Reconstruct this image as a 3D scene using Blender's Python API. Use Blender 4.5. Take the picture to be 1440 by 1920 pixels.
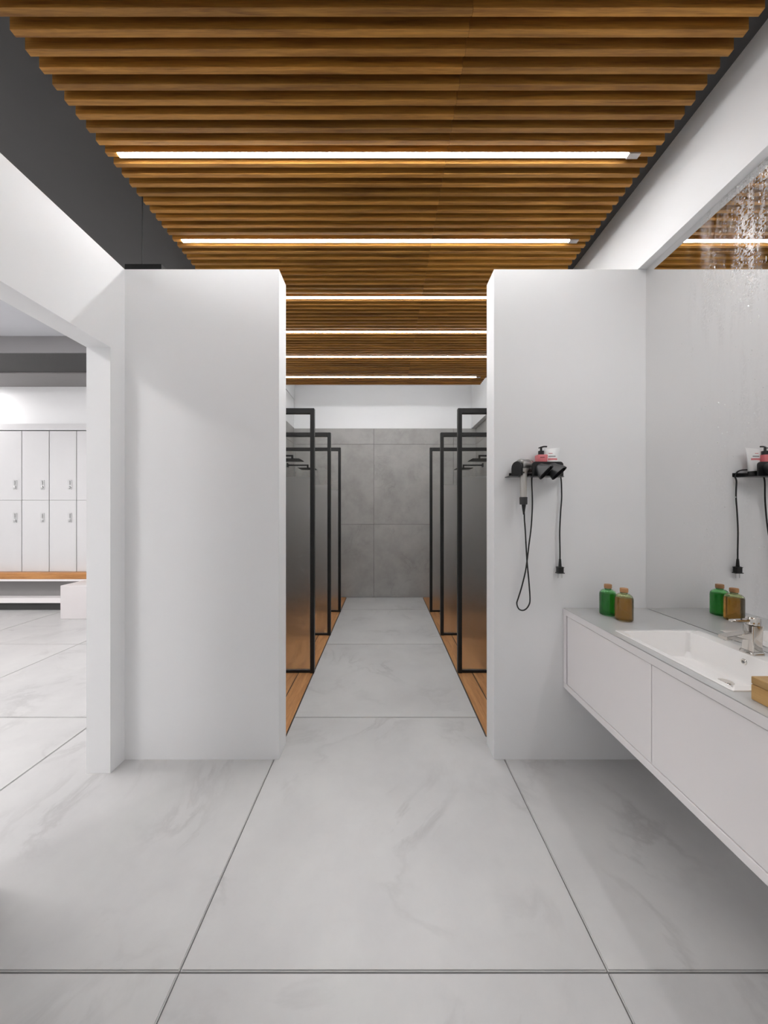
import bpy, bmesh, math, random
from mathutils import Vector, Matrix
random.seed(7)
S = bpy.context.scene
for o in list(bpy.data.objects): bpy.data.objects.remove(o)

# ---------------------------------------------------------------- camera, world, exposure
H = 1.287; F = 649.0
cam = bpy.data.cameras.new('camera'); co = bpy.data.objects.new('camera', cam)
S.collection.objects.link(co); S.camera = co
co.location = (0, 0, H); co.rotation_euler = (math.pi/2, 0, 0)
cam.sensor_fit = 'HORIZONTAL'; cam.sensor_width = 36; cam.lens = F/1440*36
cam.clip_start = .02; cam.clip_end = 60
w = bpy.data.worlds.new('world'); S.world = w; w.use_nodes = True
w.node_tree.nodes['Background'].inputs[0].default_value = (.8, .8, .8, 1)
w.node_tree.nodes['Background'].inputs[1].default_value = .0
S.view_settings.view_transform = 'Standard'; S.view_settings.look = 'None'
S.view_settings.gamma = 1; S.view_settings.use_curve_mapping = False
S.view_settings.exposure = 0.10
LED = 56.0            # strip lamps in the slatted ceiling
LED_REAR_FILL = 38.0       # unseen fill strips added to the same ceiling behind the viewpoint
COVE_FILL = 17.0             # unseen lamp added over the last slats to brighten the back wall
VANITY_FILL = 78.0     # unseen lamp added under the bulkhead to brighten basin and counter
PANEL_ADDED = 27.0           # unseen ceiling panels added to light the locker room
STRIP_COL = (.985, .99, 1, 1)

# ---------------------------------------------------------------- materials
def newmat(name):
    m = bpy.data.materials.new(name); m.use_nodes = True
    nt = m.node_tree; b = nt.nodes['Principled BSDF']
    return m, nt, b
def sr(r, g, b):
    f = lambda c: ((c/255+.055)/1.055)**2.4 if c/255 > .04045 else c/255/12.92
    return (f(r), f(g), f(b), 1)
def plain(name, col, rough=.5, metal=0, spec=.5, noise=.03, scale=6, bump=0, bscale=200, coat=0):
    m, nt, b = newmat(name)
    b.inputs['Roughness'].default_value = rough; b.inputs['Metallic'].default_value = metal
    b.inputs['Specular IOR Level'].default_value = spec
    b.inputs['Coat Weight'].default_value = coat
    tc = nt.nodes.new('ShaderNodeTexCoord')
    n = nt.nodes.new('ShaderNodeTexNoise'); n.inputs['Scale'].default_value = scale; n.inputs['Detail'].default_value = 4
    nt.links.new(tc.outputs['Object'], n.inputs['Vector'])
    mx = nt.nodes.new('ShaderNodeMix'); mx.data_type = 'RGBA'
    mx.inputs[6].default_value = tuple(c*(1-noise) for c in col[:3])+(1,)
    mx.inputs[7].default_value = tuple(min(1, c*(1+noise)) for c in col[:3])+(1,)
    nt.links.new(n.outputs['Fac'], mx.inputs[0]); nt.links.new(mx.outputs[2], b.inputs['Base Color'])
    if bump:
        n2 = nt.nodes.new('ShaderNodeTexNoise'); n2.inputs['Scale'].default_value = bscale
        nt.links.new(tc.outputs['Object'], n2.inputs['Vector'])
        bp = nt.nodes.new('ShaderNodeBump'); bp.inputs['Strength'].default_value = bump; bp.inputs['Distance'].default_value = .001
        nt.links.new(n2.outputs['Fac'], bp.inputs['Height']); nt.links.new(bp.outputs[0], b.inputs['Normal'])
    return m
def wood(name, c1, c2, axis, rough=.45, stretch=14, dark=.5):
    m, nt, b = newmat(name); b.inputs['Roughness'].default_value = rough
    N = nt.nodes; L = nt.links
    tc = N.new('ShaderNodeTexCoord'); oi = N.new('ShaderNodeObjectInfo')
    mp = N.new('ShaderNodeMapping'); s = [stretch]*3; s[axis] = 1.0; mp.inputs['Scale'].default_value = s
    mul = N.new('ShaderNodeVectorMath'); mul.operation = 'MULTIPLY_ADD'
    mul.inputs[1].default_value = (37, 53, 71)
    cb = N.new('ShaderNodeCombineXYZ')
    for k in range(3): L.new(oi.outputs['Random'], cb.inputs[k])
    L.new(cb.outputs[0], mul.inputs[0]); L.new(tc.outputs['Object'], mp.inputs['Vector']); L.new(mp.outputs[0], mul.inputs[2])
    n = N.new('ShaderNodeTexNoise'); n.inputs['Scale'].default_value = 2.2; n.inputs['Detail'].default_value = 8
    n.inputs['Roughness'].default_value = .62; n.inputs['Distortion'].default_value = .6
    L.new(mul.outputs[0], n.inputs['Vector'])
    n3 = N.new('ShaderNodeTexNoise'); n3.inputs['Scale'].default_value = 16; n3.inputs['Detail'].default_value = 3
    L.new(mul.outputs[0], n3.inputs['Vector'])
    ad = N.new('ShaderNodeMath'); ad.operation = 'MULTIPLY_ADD'; ad.inputs[1].default_value = .35
    L.new(n3.outputs['Fac'], ad.inputs[0]); L.new(n.outputs['Fac'], ad.inputs[2])
    cr = N.new('ShaderNodeValToRGB'); cr.color_ramp.elements[0].position = .42; cr.color_ramp.elements[1].position = .88
    cr.color_ramp.elements[0].color = c2; cr.color_ramp.elements[1].color = c1
    L.new(ad.outputs[0], cr.inputs[0])
    hs = N.new('ShaderNodeHueSaturation'); mr = N.new('ShaderNodeMapRange')
    mr.inputs[3].default_value = .78; mr.inputs[4].default_value = 1.2
    L.new(oi.outputs['Random'], mr.inputs[0]); L.new(mr.outputs[0], hs.inputs['Value'])
    L.new(cr.outputs[0], hs.inputs['Color']); L.new(hs.outputs[0], b.inputs['Base Color'])
    bp = N.new('ShaderNodeBump'); bp.inputs['Strength'].default_value = .15; bp.inputs['Distance'].default_value = .001
    L.new(ad.outputs[0], bp.inputs['Height']); L.new(bp.outputs[0], b.inputs['Normal'])
    return m
def stone(name, base, veinc, cloud, rough, vs=1.3, blotch=.5, warm=None):
    """pale marbled stoneware / concrete look"""
    m, nt, b = newmat(name); N = nt.nodes; L = nt.links
    tc = N.new('ShaderNodeTexCoord'); oi = N.new('ShaderNodeObjectInfo')
    cb = N.new('ShaderNodeCombineXYZ')
    for k in range(3): L.new(oi.outputs['Random'], cb.inputs[k])
    mul = N.new('ShaderNodeVectorMath'); mul.operation = 'MULTIPLY_ADD'; mul.inputs[1].default_value = (31, 47, 59)
    L.new(cb.outputs[0], mul.inputs[0]); L.new(tc.outputs['Object'], mul.inputs[2])
    n1 = N.new('ShaderNodeTexNoise'); n1.inputs['Scale'].default_value = vs; n1.inputs['Detail'].default_value = 9
    n1.inputs['Roughness'].default_value = .6; n1.inputs['Distortion'].default_value = .8
    L.new(mul.outputs[0], n1.inputs['Vector'])
    sub = N.new('ShaderNodeMath'); sub.operation = 'SUBTRACT'; sub.inputs[1].default_value = .5; L.new(n1.outputs['Fac'], sub.inputs[0])
    ab = N.new('ShaderNodeMath'); ab.operation = 'ABSOLUTE'; L.new(sub.outputs[0], ab.inputs[0])
    cr = N.new('ShaderNodeValToRGB'); cr.color_ramp.elements[0].color = (1, 1, 1, 1); cr.color_ramp.elements[1].color = (0, 0, 0, 1)
    cr.color_ramp.elements[0].position = 0; cr.color_ramp.elements[1].position = .035
    L.new(ab.outputs[0], cr.inputs[0])
    n2 = N.new('ShaderNodeTexNoise'); n2.inputs['Scale'].default_value = vs*1.3; n2.inputs['Detail'].default_value = 7
    n2.inputs['Roughness'].default_value = .65
    L.new(mul.outputs[0], n2.inputs['Vector'])
    r2 = N.new('ShaderNodeMapRange'); r2.inputs[1].default_value = .35; r2.inputs[2].default_value = .7
    L.new(n2.outputs['Fac'], r2.inputs[0])
    mx = N.new('ShaderNodeMix'); mx.data_type = 'RGBA'; mx.inputs[6].default_value = base; mx.inputs[7].default_value = cloud
    L.new(r2.outputs[0], mx.inputs[0])
    n4 = N.new('ShaderNodeTexNoise'); n4.inputs['Scale'].default_value = 2.5
    L.new(mul.outputs[0], n4.inputs['Vector'])
    r4 = N.new('ShaderNodeMapRange'); r4.inputs[1].default_value = .45; r4.inputs[2].default_value = .7; r4.inputs[4].default_value = blotch
    L.new(n4.outputs['Fac'], r4.inputs[0])
    mm = N.new('ShaderNodeMath'); mm.operation = 'MULTIPLY'; L.new(cr.outputs[0], mm.inputs[0]); L.new(r4.outputs[0], mm.inputs[1])
    m2 = N.new('ShaderNodeMix'); m2.data_type = 'RGBA'; m2.inputs[7].default_value = veinc
    L.new(mm.outputs[0], m2.inputs[0]); L.new(mx.outputs[2], m2.inputs[6])
    L.new(m2.outputs[2], b.inputs['Base Color'])
    rr = N.new('ShaderNodeMapRange'); rr.inputs[3].default_value = rough-.05; rr.inputs[4].default_value = rough+.07
    L.new(n2.outputs['Fac'], rr.inputs[0]); L.new(rr.outputs[0], b.inputs['Roughness'])
    return m
def emit(name, col, st):
    m = bpy.data.materials.new(name); m.use_nodes = True; nt = m.node_tree
    nt.nodes.remove(nt.nodes['Principled BSDF'])
    e = nt.nodes.new('ShaderNodeEmission'); e.inputs[0].default_value = col; e.inputs[1].default_value = st
    nt.links.new(e.outputs[0], nt.nodes['Material Output'].inputs[0]); return m

WHITE = plain('white_paint', (.885, .887, .893, 1), .55, noise=.012, scale=3, bump=.08)
DARKCEIL = plain('dark_ceiling_paint', (.068, .066, .066, 1), .75, noise=.05)
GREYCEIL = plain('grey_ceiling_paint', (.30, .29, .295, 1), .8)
LIGHTCEIL = plain('pale_ceiling_paint', (.62, .63, .66, 1), .8)
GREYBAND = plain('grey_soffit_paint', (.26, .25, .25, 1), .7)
TILE = stone('pale_stoneware', sr(202, 201, 200), sr(146, 144, 144), sr(190, 189, 189), .32, 1.5, .38)
GROUT = plain('grey_grout', sr(132, 130, 129), .9)
CONC = stone('grey_concrete_tile', sr(170, 168, 165), sr(122, 121, 119), sr(150, 148, 145), .5, 2.6, .35)
DGROUT = plain('dark_grout', sr(78, 76, 74), .9)
SLATW = wood('oiled_oak_slat', sr(200, 143, 62), sr(118, 74, 24), 0, .62, 22)
DECKW = wood('teak_deck', sr(200, 148, 98), sr(150, 100, 56), 1, .42, 14)
BENCHW = wood('oak_bench', sr(205, 146, 86), sr(160, 104, 52), 0, .45, 14)
BAMB = wood('pale_bamboo', sr(204, 166, 110), sr(178, 136, 80), 1, .4, 10)
CORK = wood('wooden_cap', sr(196, 152, 108), sr(162, 114, 72), 0, .6, 3)
BLACKM = plain('black_metal', (.012, .012, .012, 1), .42, metal=.0, spec=.35)
BLACKP = plain('black_plastic', (.010, .010, .011, 1), .3)
CORDM = plain('black_rubber', (.009, .009, .009, 1), .5)
PANELW = plain('satin_white_lacquer', (.90, .865, .865, 1), .38, noise=.008)
COUNTER = plain('pale_grey_solid_surface', (.53, .53, .528, 1), .28, noise=.01)
DARKGAP = plain('shadow_gap', (.05, .05, .05, 1), .9)
CERAM = plain('white_ceramic', (.95, .93, .915, 1), .12, noise=.004, coat=.3)
CHROME = plain('chrome', (.74, .71, .67, 1), .06, metal=1, noise=.01)
STEEL = plain('brushed_steel', (.62, .62, .62, 1), .3, metal=1)
SILVER = plain('silver_plastic', (.55, .53, .50, 1), .3, metal=.85)
GUN = plain('gunmetal', (.27, .265, .26, 1), .28, metal=.9)
GUNCAGE = plain('dark_gunmetal', (.07, .07, .072, 1), .3, metal=.8)
GUNDARK = plain('dark_nozzle', (.034, .035, .037, 1), .30, metal=.0)
LOCK = plain('grey_white_laminate', (.66, .655, .66, 1), .4, noise=.01)
CUBEW = plain('white_cube_laminate', (.70, .665, .665, 1), .45)
EDGE = plain('counter_edge_lacquer', (.86, .83, .83, 1), .38)
PINK = plain('pink_plastic', sr(216, 112, 118), .35)
PINKD = plain('dark_pink_print', sr(150, 60, 70), .5)
PINKL = plain('pink_print', sr(222, 130, 134), .5)
TUBEW = plain('white_tube_plastic', (.95, .95, .95, 1), .35)
GREYPR = plain('grey_print', sr(130, 130, 130), .5)
LEDM = emit('led_diffuser', STRIP_COL, LED)
LEDR_FILL = emit('led_fill_rear', STRIP_COL, LED_REAR_FILL)
PAN_ADDEDM = emit('added_panel_diffuser', (1, .975, .97, 1), PANEL_ADDED)
COVE_FILLM = emit('cove_fill_diffuser', STRIP_COL, COVE_FILL)
VAN_FILLM = emit('mirror_fill_diffuser', STRIP_COL, VANITY_FILL)
ALU = plain('aluminium_profile', (.55, .52, .50, 1), .4, metal=.6)

def glassmat(name, col, rough, ior=1.45, mixt=0.0):
    m, nt, b = newmat(name)
    b.inputs['Base Color'].default_value = col; b.inputs['Roughness'].default_value = rough
    b.inputs['Transmission Weight'].default_value = 1; b.inputs['IOR'].default_value = ior
    return m
def thinglass(name, col, gl=.06, rough=.02):
    m = bpy.data.materials.new(name); m.use_nodes = True; nt = m.node_tree; N = nt.nodes
    N.remove(N['Principled BSDF'])
    t = N.new('ShaderNodeBsdfTransparent'); t.inputs[0].default_value = col
    g = N.new('ShaderNodeBsdfGlossy'); g.inputs['Roughness'].default_value = rough
    fr = N.new('ShaderNodeFresnel'); fr.inputs[0].default_value = 1.3
    mx = N.new('ShaderNodeMixShader'); nt.links.new(fr.outputs[0], mx.inputs[0])
    nt.links.new(t.outputs[0], mx.inputs[1]); nt.links.new(g.outputs[0], mx.inputs[2])
    nt.links.new(mx.outputs[0], N['Material Output'].inputs[0]); return m
CLEAR = thinglass('clear_glass', (.97, .975, .97, 1))
FROST = glassmat('frosted_glass', (1, 1, 1, 1), .32, 1.28)
def liquid_glass(name, col):
    m, nt, b = newmat(name)
    b.inputs['Base Color'].default_value = col; b.inputs['Roughness'].default_value = .02
    b.inputs['Transmission Weight'].default_value = 1; b.inputs['IOR'].default_value = 1.47
    return m
GREENG = liquid_glass('green_liquid', (.012, .30, .045, 1))
AMBERG = liquid_glass('amber_liquid', (.60, .24, .03, 1))
SHOULDG = liquid_glass('olive_glass', (.80, .86, .58, 1))
GREENSH = liquid_glass('green_glass', (.45, .85, .48, 1))

# mirror with dried splashes and a dull wet film (dirt with its own shape)
def mirror_mat():
    m = bpy.data.materials.new('silvered_mirror'); m.use_nodes = True; nt = m.node_tree; N = nt.nodes; L = nt.links
    N.remove(N['Principled BSDF'])
    tc = N.new('ShaderNodeTexCoord')
    g = N.new('ShaderNodeBsdfGlossy'); g.inputs['Color'].default_value = (.86, .855, .85, 1); g.inputs['Roughness'].default_value = .0
    film = N.new('ShaderNodeBsdfPrincipled'); film.inputs['Base Color'].default_value = (.62, .60, .58, 1); film.inputs['Metallic'].default_value = .5; film.inputs['Roughness'].default_value = .3
    # film: vertical run streaks x cloud patches, object coordinates (y along the wall, z up)
    mp = N.new('ShaderNodeMapping'); mp.inputs['Scale'].default_value = (1, 7.0, .9); L.new(tc.outputs['Object'], mp.inputs[0])
    n = N.new('ShaderNodeTexNoise'); n.inputs['Scale'].default_value = 1.6; n.inputs['Detail'].default_value = 6; n.inputs['Roughness'].default_value = .6
    L.new(mp.outputs[0], n.inputs['Vector'])
    sp = N.new('ShaderNodeTexNoise'); sp.inputs['Scale'].default_value = 130; sp.inputs['Detail'].default_value = 2
    L.new(tc.outputs['Object'], sp.inputs['Vector'])
    r1 = N.new('ShaderNodeMapRange'); r1.inputs[1].default_value = .44; r1.inputs[2].default_value = .58; L.new(n.outputs['Fac'], r1.inputs[0])
    r2 = N.new('ShaderNodeMapRange'); r2.inputs[1].default_value = .38; r2.inputs[2].default_value = .52; L.new(sp.outputs['Fac'], r2.inputs[0])
    # the splashed area lies at the middle of the wall, from basin side upward: y below 1.35 m
    sx = N.new('ShaderNodeSeparateXYZ'); L.new(tc.outputs['Object'], sx.inputs[0])
    ry = N.new('ShaderNodeMapRange'); ry.inputs[1].default_value = 1.52; ry.inputs[2].default_value = 1.26; L.new(sx.outputs['Y'], ry.inputs[0])
    m1 = N.new('ShaderNodeMath'); m1.operation = 'MULTIPLY'; L.new(r1.outputs[0], m1.inputs[0]); L.new(r2.outputs[0], m1.inputs[1])
    m2 = N.new('ShaderNodeMath'); m2.operation = 'MULTIPLY'; L.new(m1.outputs[0], m2.inputs[0]); L.new(ry.outputs[0], m2.inputs[1])
    m3 = N.new('ShaderNodeMath'); m3.operation = 'MULTIPLY'; 
    rz = N.new('ShaderNodeMapRange'); rz.inputs[1].default_value = 1.15; rz.inputs[2].default_value = 1.45; rz.inputs[3].default_value = .05; rz.inputs[4].default_value = .65
    L.new(sx.outputs['Z'], rz.inputs[0]); L.new(rz.outputs[0], m3.inputs[1]); L.new(m2.outputs[0], m3.inputs[0])
    mx = N.new('ShaderNodeMixShader'); L.new(m3.outputs[0], mx.inputs[0]); L.new(g.outputs[0], mx.inputs[1]); L.new(film.outputs[0], mx.inputs[2])
    L.new(mx.outputs[0], N['Material Output'].inputs[0]); return m
MIRROR = mirror_mat()

# ---------------------------------------------------------------- helpers
WLOC = {}     # world location of every object used as a parent
def link(o, parent=None, wloc=(0, 0, 0)):
    S.collection.objects.link(o)
    wloc = Vector(wloc)
    if parent:
        o.parent = parent; o.location = wloc-WLOC[parent.name]
    else: o.location = wloc
    WLOC[o.name] = wloc
    return o
def tag(o, label=None, cat=None, group=None, kind=None):
    if label: o['label'] = label
    if cat: o['category'] = cat
    if group: o['group'] = group
    if kind: o['kind'] = kind
    return o
def thing(name, loc, label, cat, group=None):
    o = bpy.data.objects.new(name, None); o.empty_display_size = .05
    link(o, None, loc); return tag(o, label, cat, group)
def obj(name, bm, mat, parent=None, smooth=False, origin=None):
    """bm is in world coordinates; the origin goes to the middle of its underside"""
    if smooth:
        for f in bm.faces: f.smooth = True
    if origin is None:
        xs = [v.co.x for v in bm.verts]; ys = [v.co.y for v in bm.verts]; zs = [v.co.z for v in bm.verts]
        origin = ((min(xs)+max(xs))/2, (min(ys)+max(ys))/2, min(zs))
    bmesh.ops.translate(bm, verts=bm.verts, vec=-Vector(origin))
    bmesh.ops.recalc_face_normals(bm, faces=bm.faces)
    me = bpy.data.meshes.new(name); bm.to_mesh(me); bm.free()
    if isinstance(mat, (list, tuple)):
        for q in mat: me.materials.append(q)
    else: me.materials.append(mat)
    if smooth and hasattr(me, 'set_sharp_from_angle'): me.set_sharp_from_angle(angle=math.radians(40))
    return link(bpy.data.objects.new(name, me), parent, origin)
def bx(bm, x0, x1, y0, y1, z0, z1, bev=0, seg=1):
    r = bmesh.ops.create_cube(bm, size=1, matrix=Matrix.Translation(((x0+x1)/2, (y0+y1)/2, (z0+z1)/2)) @ Matrix.Diagonal((x1-x0, y1-y0, z1-z0, 1)))
    if bev:
        es = list({e for v in r['verts'] for e in v.link_edges})
        bmesh.ops.bevel(bm, geom=es, offset=bev, segments=seg, affect='EDGES', profile=.5)
    return bm
def box(name, x0, x1, y0, y1, z0, z1, mat, parent=None, bev=0, seg=1, smooth=False):
    return obj(name, bx(bmesh.new(), x0, x1, y0, y1, z0, z1, bev, seg), mat, parent, smooth)
def prism(bm, pts, z0, z1, bev=0):
    vs = [bm.verts.new((x, y, z1)) for x, y in pts]; f = bm.faces.new(vs)
    r = bmesh.ops.extrude_face_region(bm, geom=[f])
    nv = [g for g in r['geom'] if isinstance(g, bmesh.types.BMVert)]
    for v in nv: v.co.z = z0
    if bev:
        top = [e for e in bm.edges if all(abs(v.co.z-z1) < 1e-6 for v in e.verts) and all(v in vs for v in e.verts)]
        bmesh.ops.bevel(bm, geom=top, offset=bev, segments=2, affect='EDGES')
    return bm
def lathe(bm, prof, c, n=32, axis=None):
    """prof: list of (r, h) turned about the z axis (or `axis`) through c"""
    c = Vector(c); rot = Matrix.Identity(3)
    if axis is not None: rot = Vector((0, 0, 1)).rotation_difference(Vector(axis).normalized()).to_matrix()
    rings = []
    for r, h in prof:
        if r < 1e-6: rings.append([bm.verts.new(c+rot @ Vector((0, 0, h)))])
        else: rings.append([bm.verts.new(c+rot @ Vector((r*math.cos(2*math.pi*k/n), r*math.sin(2*math.pi*k/n), h))) for k in range(n)])
    for a, b in zip(rings, rings[1:]):
        for k in range(n):
            k2 = (k+1) % n
            if len(a) == 1 and len(b) == 1: continue
            if len(a) == 1: bm.faces.new((a[0], b[k], b[k2]))
            elif len(b) == 1: bm.faces.new((a[k], a[k2], b[0]))
            else: bm.faces.new((a[k], a[k2], b[k2], b[k]))
    return bm
def tube(bm, pts, r, n=10, sub=6, taper=None):
    P = [Vector(p) for p in pts]
    if sub > 1:
        Q = []
        E = [P[0]*2-P[1]]+P+[P[-1]*2-P[-2]]
        for i in range(1, len(E)-2):
            for k in range(sub):
                t = k/sub; a, b, c, d = E[i-1:i+3]
                Q.append(.5*((2*b)+(c-a)*t+(2*a-5*b+4*c-d)*t*t+(3*b-a-3*c+d)*t**3))
        Q.append(P[-1]); P = Q
    rings = []; up = Vector((0, 1, 0)); 
    for i, p in enumerate(P):
        t = (P[min(i+1, len(P)-1)]-P[max(i-1, 0)]).normalized()
        u = up-t*up.dot(t)
        if u.length < 1e-4: u = Vector((1, 0, 0))-t*t.x
        u.normalize(); v = t.cross(u); up = u
        rr = r if taper is None else r*taper(i/(len(P)-1))
        rings.append([bm.verts.new(p+rr*(math.cos(2*math.pi*k/n)*u+math.sin(2*math.pi*k/n)*v)) for k in range(n)])
    for a, b in zip(rings, rings[1:]):
        for k in range(n): bm.faces.new((a[k], a[(k+1) % n], b[(k+1) % n], b[k]))
    bm.faces.new(rings[0]); bm.faces.new(rings[-1][::-1])
    return bm
def loft(bm, rings, cap0=True, cap1=True):
    R = [[bm.verts.new(p) for p in r] for r in rings]
    for a, b in zip(R, R[1:]):
        n = len(a)
        for k in range(n): bm.faces.new((a[k], a[(k+1) % n], b[(k+1) % n], b[k]))
    if cap0: bm.faces.new(R[0])
    if cap1: bm.faces.new(R[-1][::-1])
    return bm
def struct(name, bm_or_box, mat, parent=None):
    return tag(obj(name, bm_or_box, mat, parent), kind='structure')
def sbox(name, x0, x1, y0, y1, z0, z1, mat):
    return tag(box(name, x0, x1, y0, y1, z0, z1, mat), kind='structure')
def PX(px, py, y):      # a measured point of the photograph at distance y
    return Vector(((px-720)*y/F, y, H-(py-960)*y/F))

# ---------------------------------------------------------------- room shell
XL, XLo = -1.348, -1.466          # left wall faces
XR, XU = 1.362, 1.321             # mirror plane, upper wall face
YP, YPb = 1.800, 1.927            # partition front / back
ZP, ZC = 2.549, 2.985             # partition height, ceiling height
YB = 5.22; YN = -1.7              # back wall, wall behind the viewpoint
ZH = 3.161                        # raised locker room ceiling
LX0 = -6.4; LY1 = 4.66

fl = struct('floor', bx(bmesh.new(), LX0-.1, XR+.15, YN-.1, YB+.1, -.12, -.0085), GROUT)
TX = [-.573+1.2*k for k in range(-5, 3)]; TY = [.969+1.2*k for k in range(-3, 5)]
g = .002
def tile(pts):
    obj('tile', prism(bmesh.new(), pts, -.0105, 0, .003), TILE, fl)
def clip(a, b, lo, hi): return max(a, lo), min(b, hi)
for i in range(len(TX)-1):
    for j in range(len(TY)-1):
        x0, x1, y0, y1 = TX[i]+g, TX[i+1]-g, TY[j]+g, TY[j+1]-g
        if i == 0: x0 = LX0+.01
        x1 = min(x1, XR-.005); y0 = max(y0, YN+.005); y1 = min(y1, YB-.005)
        if x1 < XLo: y1 = min(y1, LY1+.1)
        if x1-x0 < .02 or y1-y0 < .02: continue
        if y0 < 1.985 < y1:
            if x0 < -1.7 and x1 > -1.4: tile([(x0, y0), (x1, y0), (x1, 1.86), (XLo+.03, 1.86), (XLo+.03, y1), (x0, y1)])
            elif x0 < -.55 and x1 > .5: tile([(x0, y0), (x1, y0), (x1, 1.985), (.582, 1.985), (.582, y1), (-.561, y1), (-.561, 1.985), (x0, 1.985)])
            elif x0 > .6: tile([(x0, y0), (x1, y0), (x1, 1.985), (x0, 1.985)])
            else: tile([(x0, y0), (x1, y0), (x1, y1), (x0, y1)])
        elif y0 > 1.985:
            if x0 < -1.7 and x1 > -1.4: x1 = XLo+.03
            elif x0 < -.55 and x1 > .5: x0, x1 = -.561, .582
            elif x0 > .6: continue
            tile([(x0, y0), (x1, y0), (x1, y1), (x0, y1)])
        else: tile([(x0, y0), (x1, y0), (x1, y1), (x0, y1)])

# left wall: header over the opening, pier beside it, solid part towards the viewer
bm = bmesh.new()
def facewall(bm, y0, y1, z0, z1): bx(bm, XLo, XL, y0, y1, z0, z1)
poly = [(YN, 0), (1.19, 0), (1.19, 2.099), (1.705, 2.099), (1.705, 0), (YPb, 0), (YPb, ZP), (YN, ZP)]
vs = [bm.verts.new((XL, y, z)) for y, z in poly]; f = bm.faces.new(vs)
r = bmesh.ops.extrude_face_region(bm, geom=[f])
for q in r['geom']:
    if isinstance(q, bmesh.types.BMVert): q.co.x = XLo
struct('wall_left', bm, WHITE)
sbox('wall_front_left', XL, -.546, YP, YPb, 0, ZP, WHITE)
sbox('wall_front_right', .572, XR+.12, YP, YPb, 0, ZP, WHITE)
# shower zone walls: white above, tiled below
bm = bmesh.new(); bx(bm, XLo, XL-.012, YPb, 2.45, 0, ZP); bx(bm, XLo, XL-.012, 2.45, YB, 0, ZC)
struct('wall_shower_left', bm, WHITE)
sbox('wall_shower_right', XR+.032, XR+.13, YPb, YB, 0, ZC, WHITE)
wb = sbox('wall_back', LX0, XR+.2, YB+.012, YB+.14, -.1, ZH+.1, WHITE)
def wall_tiles(parent, seam, plane, axis, a, b, joints, sgn):
    """tiles 12 mm thick on a wall, each an object; axis 'x': wall runs along x"""
    zz = [0, 1.102, 2.308, ZP]
    js = [a]+[q for q in joints if a+.03 < q < b-.03]+[b]
    for u0, u1 in zip(js, js[1:]):
        for z0, z1 in zip(zz, zz[1:]):
            u0_, u1_, z0_, z1_ = u0+.0018, u1-.0018, z0+.0018, z1-.0018
            if axis == 'x': c = (u0_, u1_, min(plane, plane+sgn*.012), max(plane, plane+sgn*.012))
            else: c = (min(plane, plane+sgn*.012), max(plane, plane+sgn*.012), u0_, u1_)
            box('tile', *c, z0_, z1_, CONC, parent, .0012)
    if axis == 'x': bb = (a, b, min(plane, plane+sgn*.006), max(plane, plane+sgn*.006))
    else: bb = (min(plane, plane+sgn*.006), max(plane, plane+sgn*.006), a, b)
    box('grout', *bb, .002, ZP-.004, DGROUT, parent)
wall_tiles(wb, None, YB+.012, 'x', XL, XR+.03, [-.153, 1.047], -1)
wsl = bpy.data.objects['wall_shower_left']; wsr = bpy.data.objects['wall_shower_right']
jy = [YB-.03-1.2*k for k in range(1, 4)][::-1]
wall_tiles(wsl, None, XL-.012, 'y', YPb+.003, YB-.002, jy, 1)
wall_tiles(wsr, None, XR+.032, 'y', YPb+.003, YB-.002, jy, -1)
# mirror wall with the white bulkhead over it
sbox('wall_right', XR+.006, XR+.13, YN, YP, 0, ZP, WHITE)
sbox('wall_right_upper', XU, XR+.13, YN, YB, ZP+.0005, ZC, WHITE)
sbox('wall_near', LX0, XR+.2, YN-.12, YN, 0, ZH, WHITE)
sbox('ceiling', -2.6, XR+.2, YN, 4.3745, ZC, ZC+.1, DARKCEIL)
ZW = 3.20                          # light well in front of the back wall
sbox('ceiling_back', XLo-.05, XR+.2, 4.3752, YB+.14, ZW, ZW+.08, WHITE)
sbox('trim_5', XLo-.05, XR+.2, 4.352, 4.375, ZC+.1, ZW+.05, WHITE)
sbox('trim_6', XLo-.05, XL, 4.3752, YB+.01, ZC+.0002, ZW, WHITE)
sbox('trim_7', XU, XR+.13, 4.3752, YB+.01, ZC+.0002, ZW, WHITE)
sbox('ceiling_locker_room', LX0, -2.6, YN, 3.686, ZH, ZH+.1, LIGHTCEIL)
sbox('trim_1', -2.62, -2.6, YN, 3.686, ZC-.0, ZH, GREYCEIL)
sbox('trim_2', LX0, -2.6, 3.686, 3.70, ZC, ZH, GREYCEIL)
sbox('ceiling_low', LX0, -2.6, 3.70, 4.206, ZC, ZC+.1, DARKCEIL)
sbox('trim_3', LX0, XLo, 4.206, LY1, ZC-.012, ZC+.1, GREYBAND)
sbox('wall_locker_back', LX0, XLo, LY1, LY1+.1, 0, ZC, WHITE)
sbox('wall_locker_left', LX0-.1, LX0, YN, YB, 0, ZH, WHITE)

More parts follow.
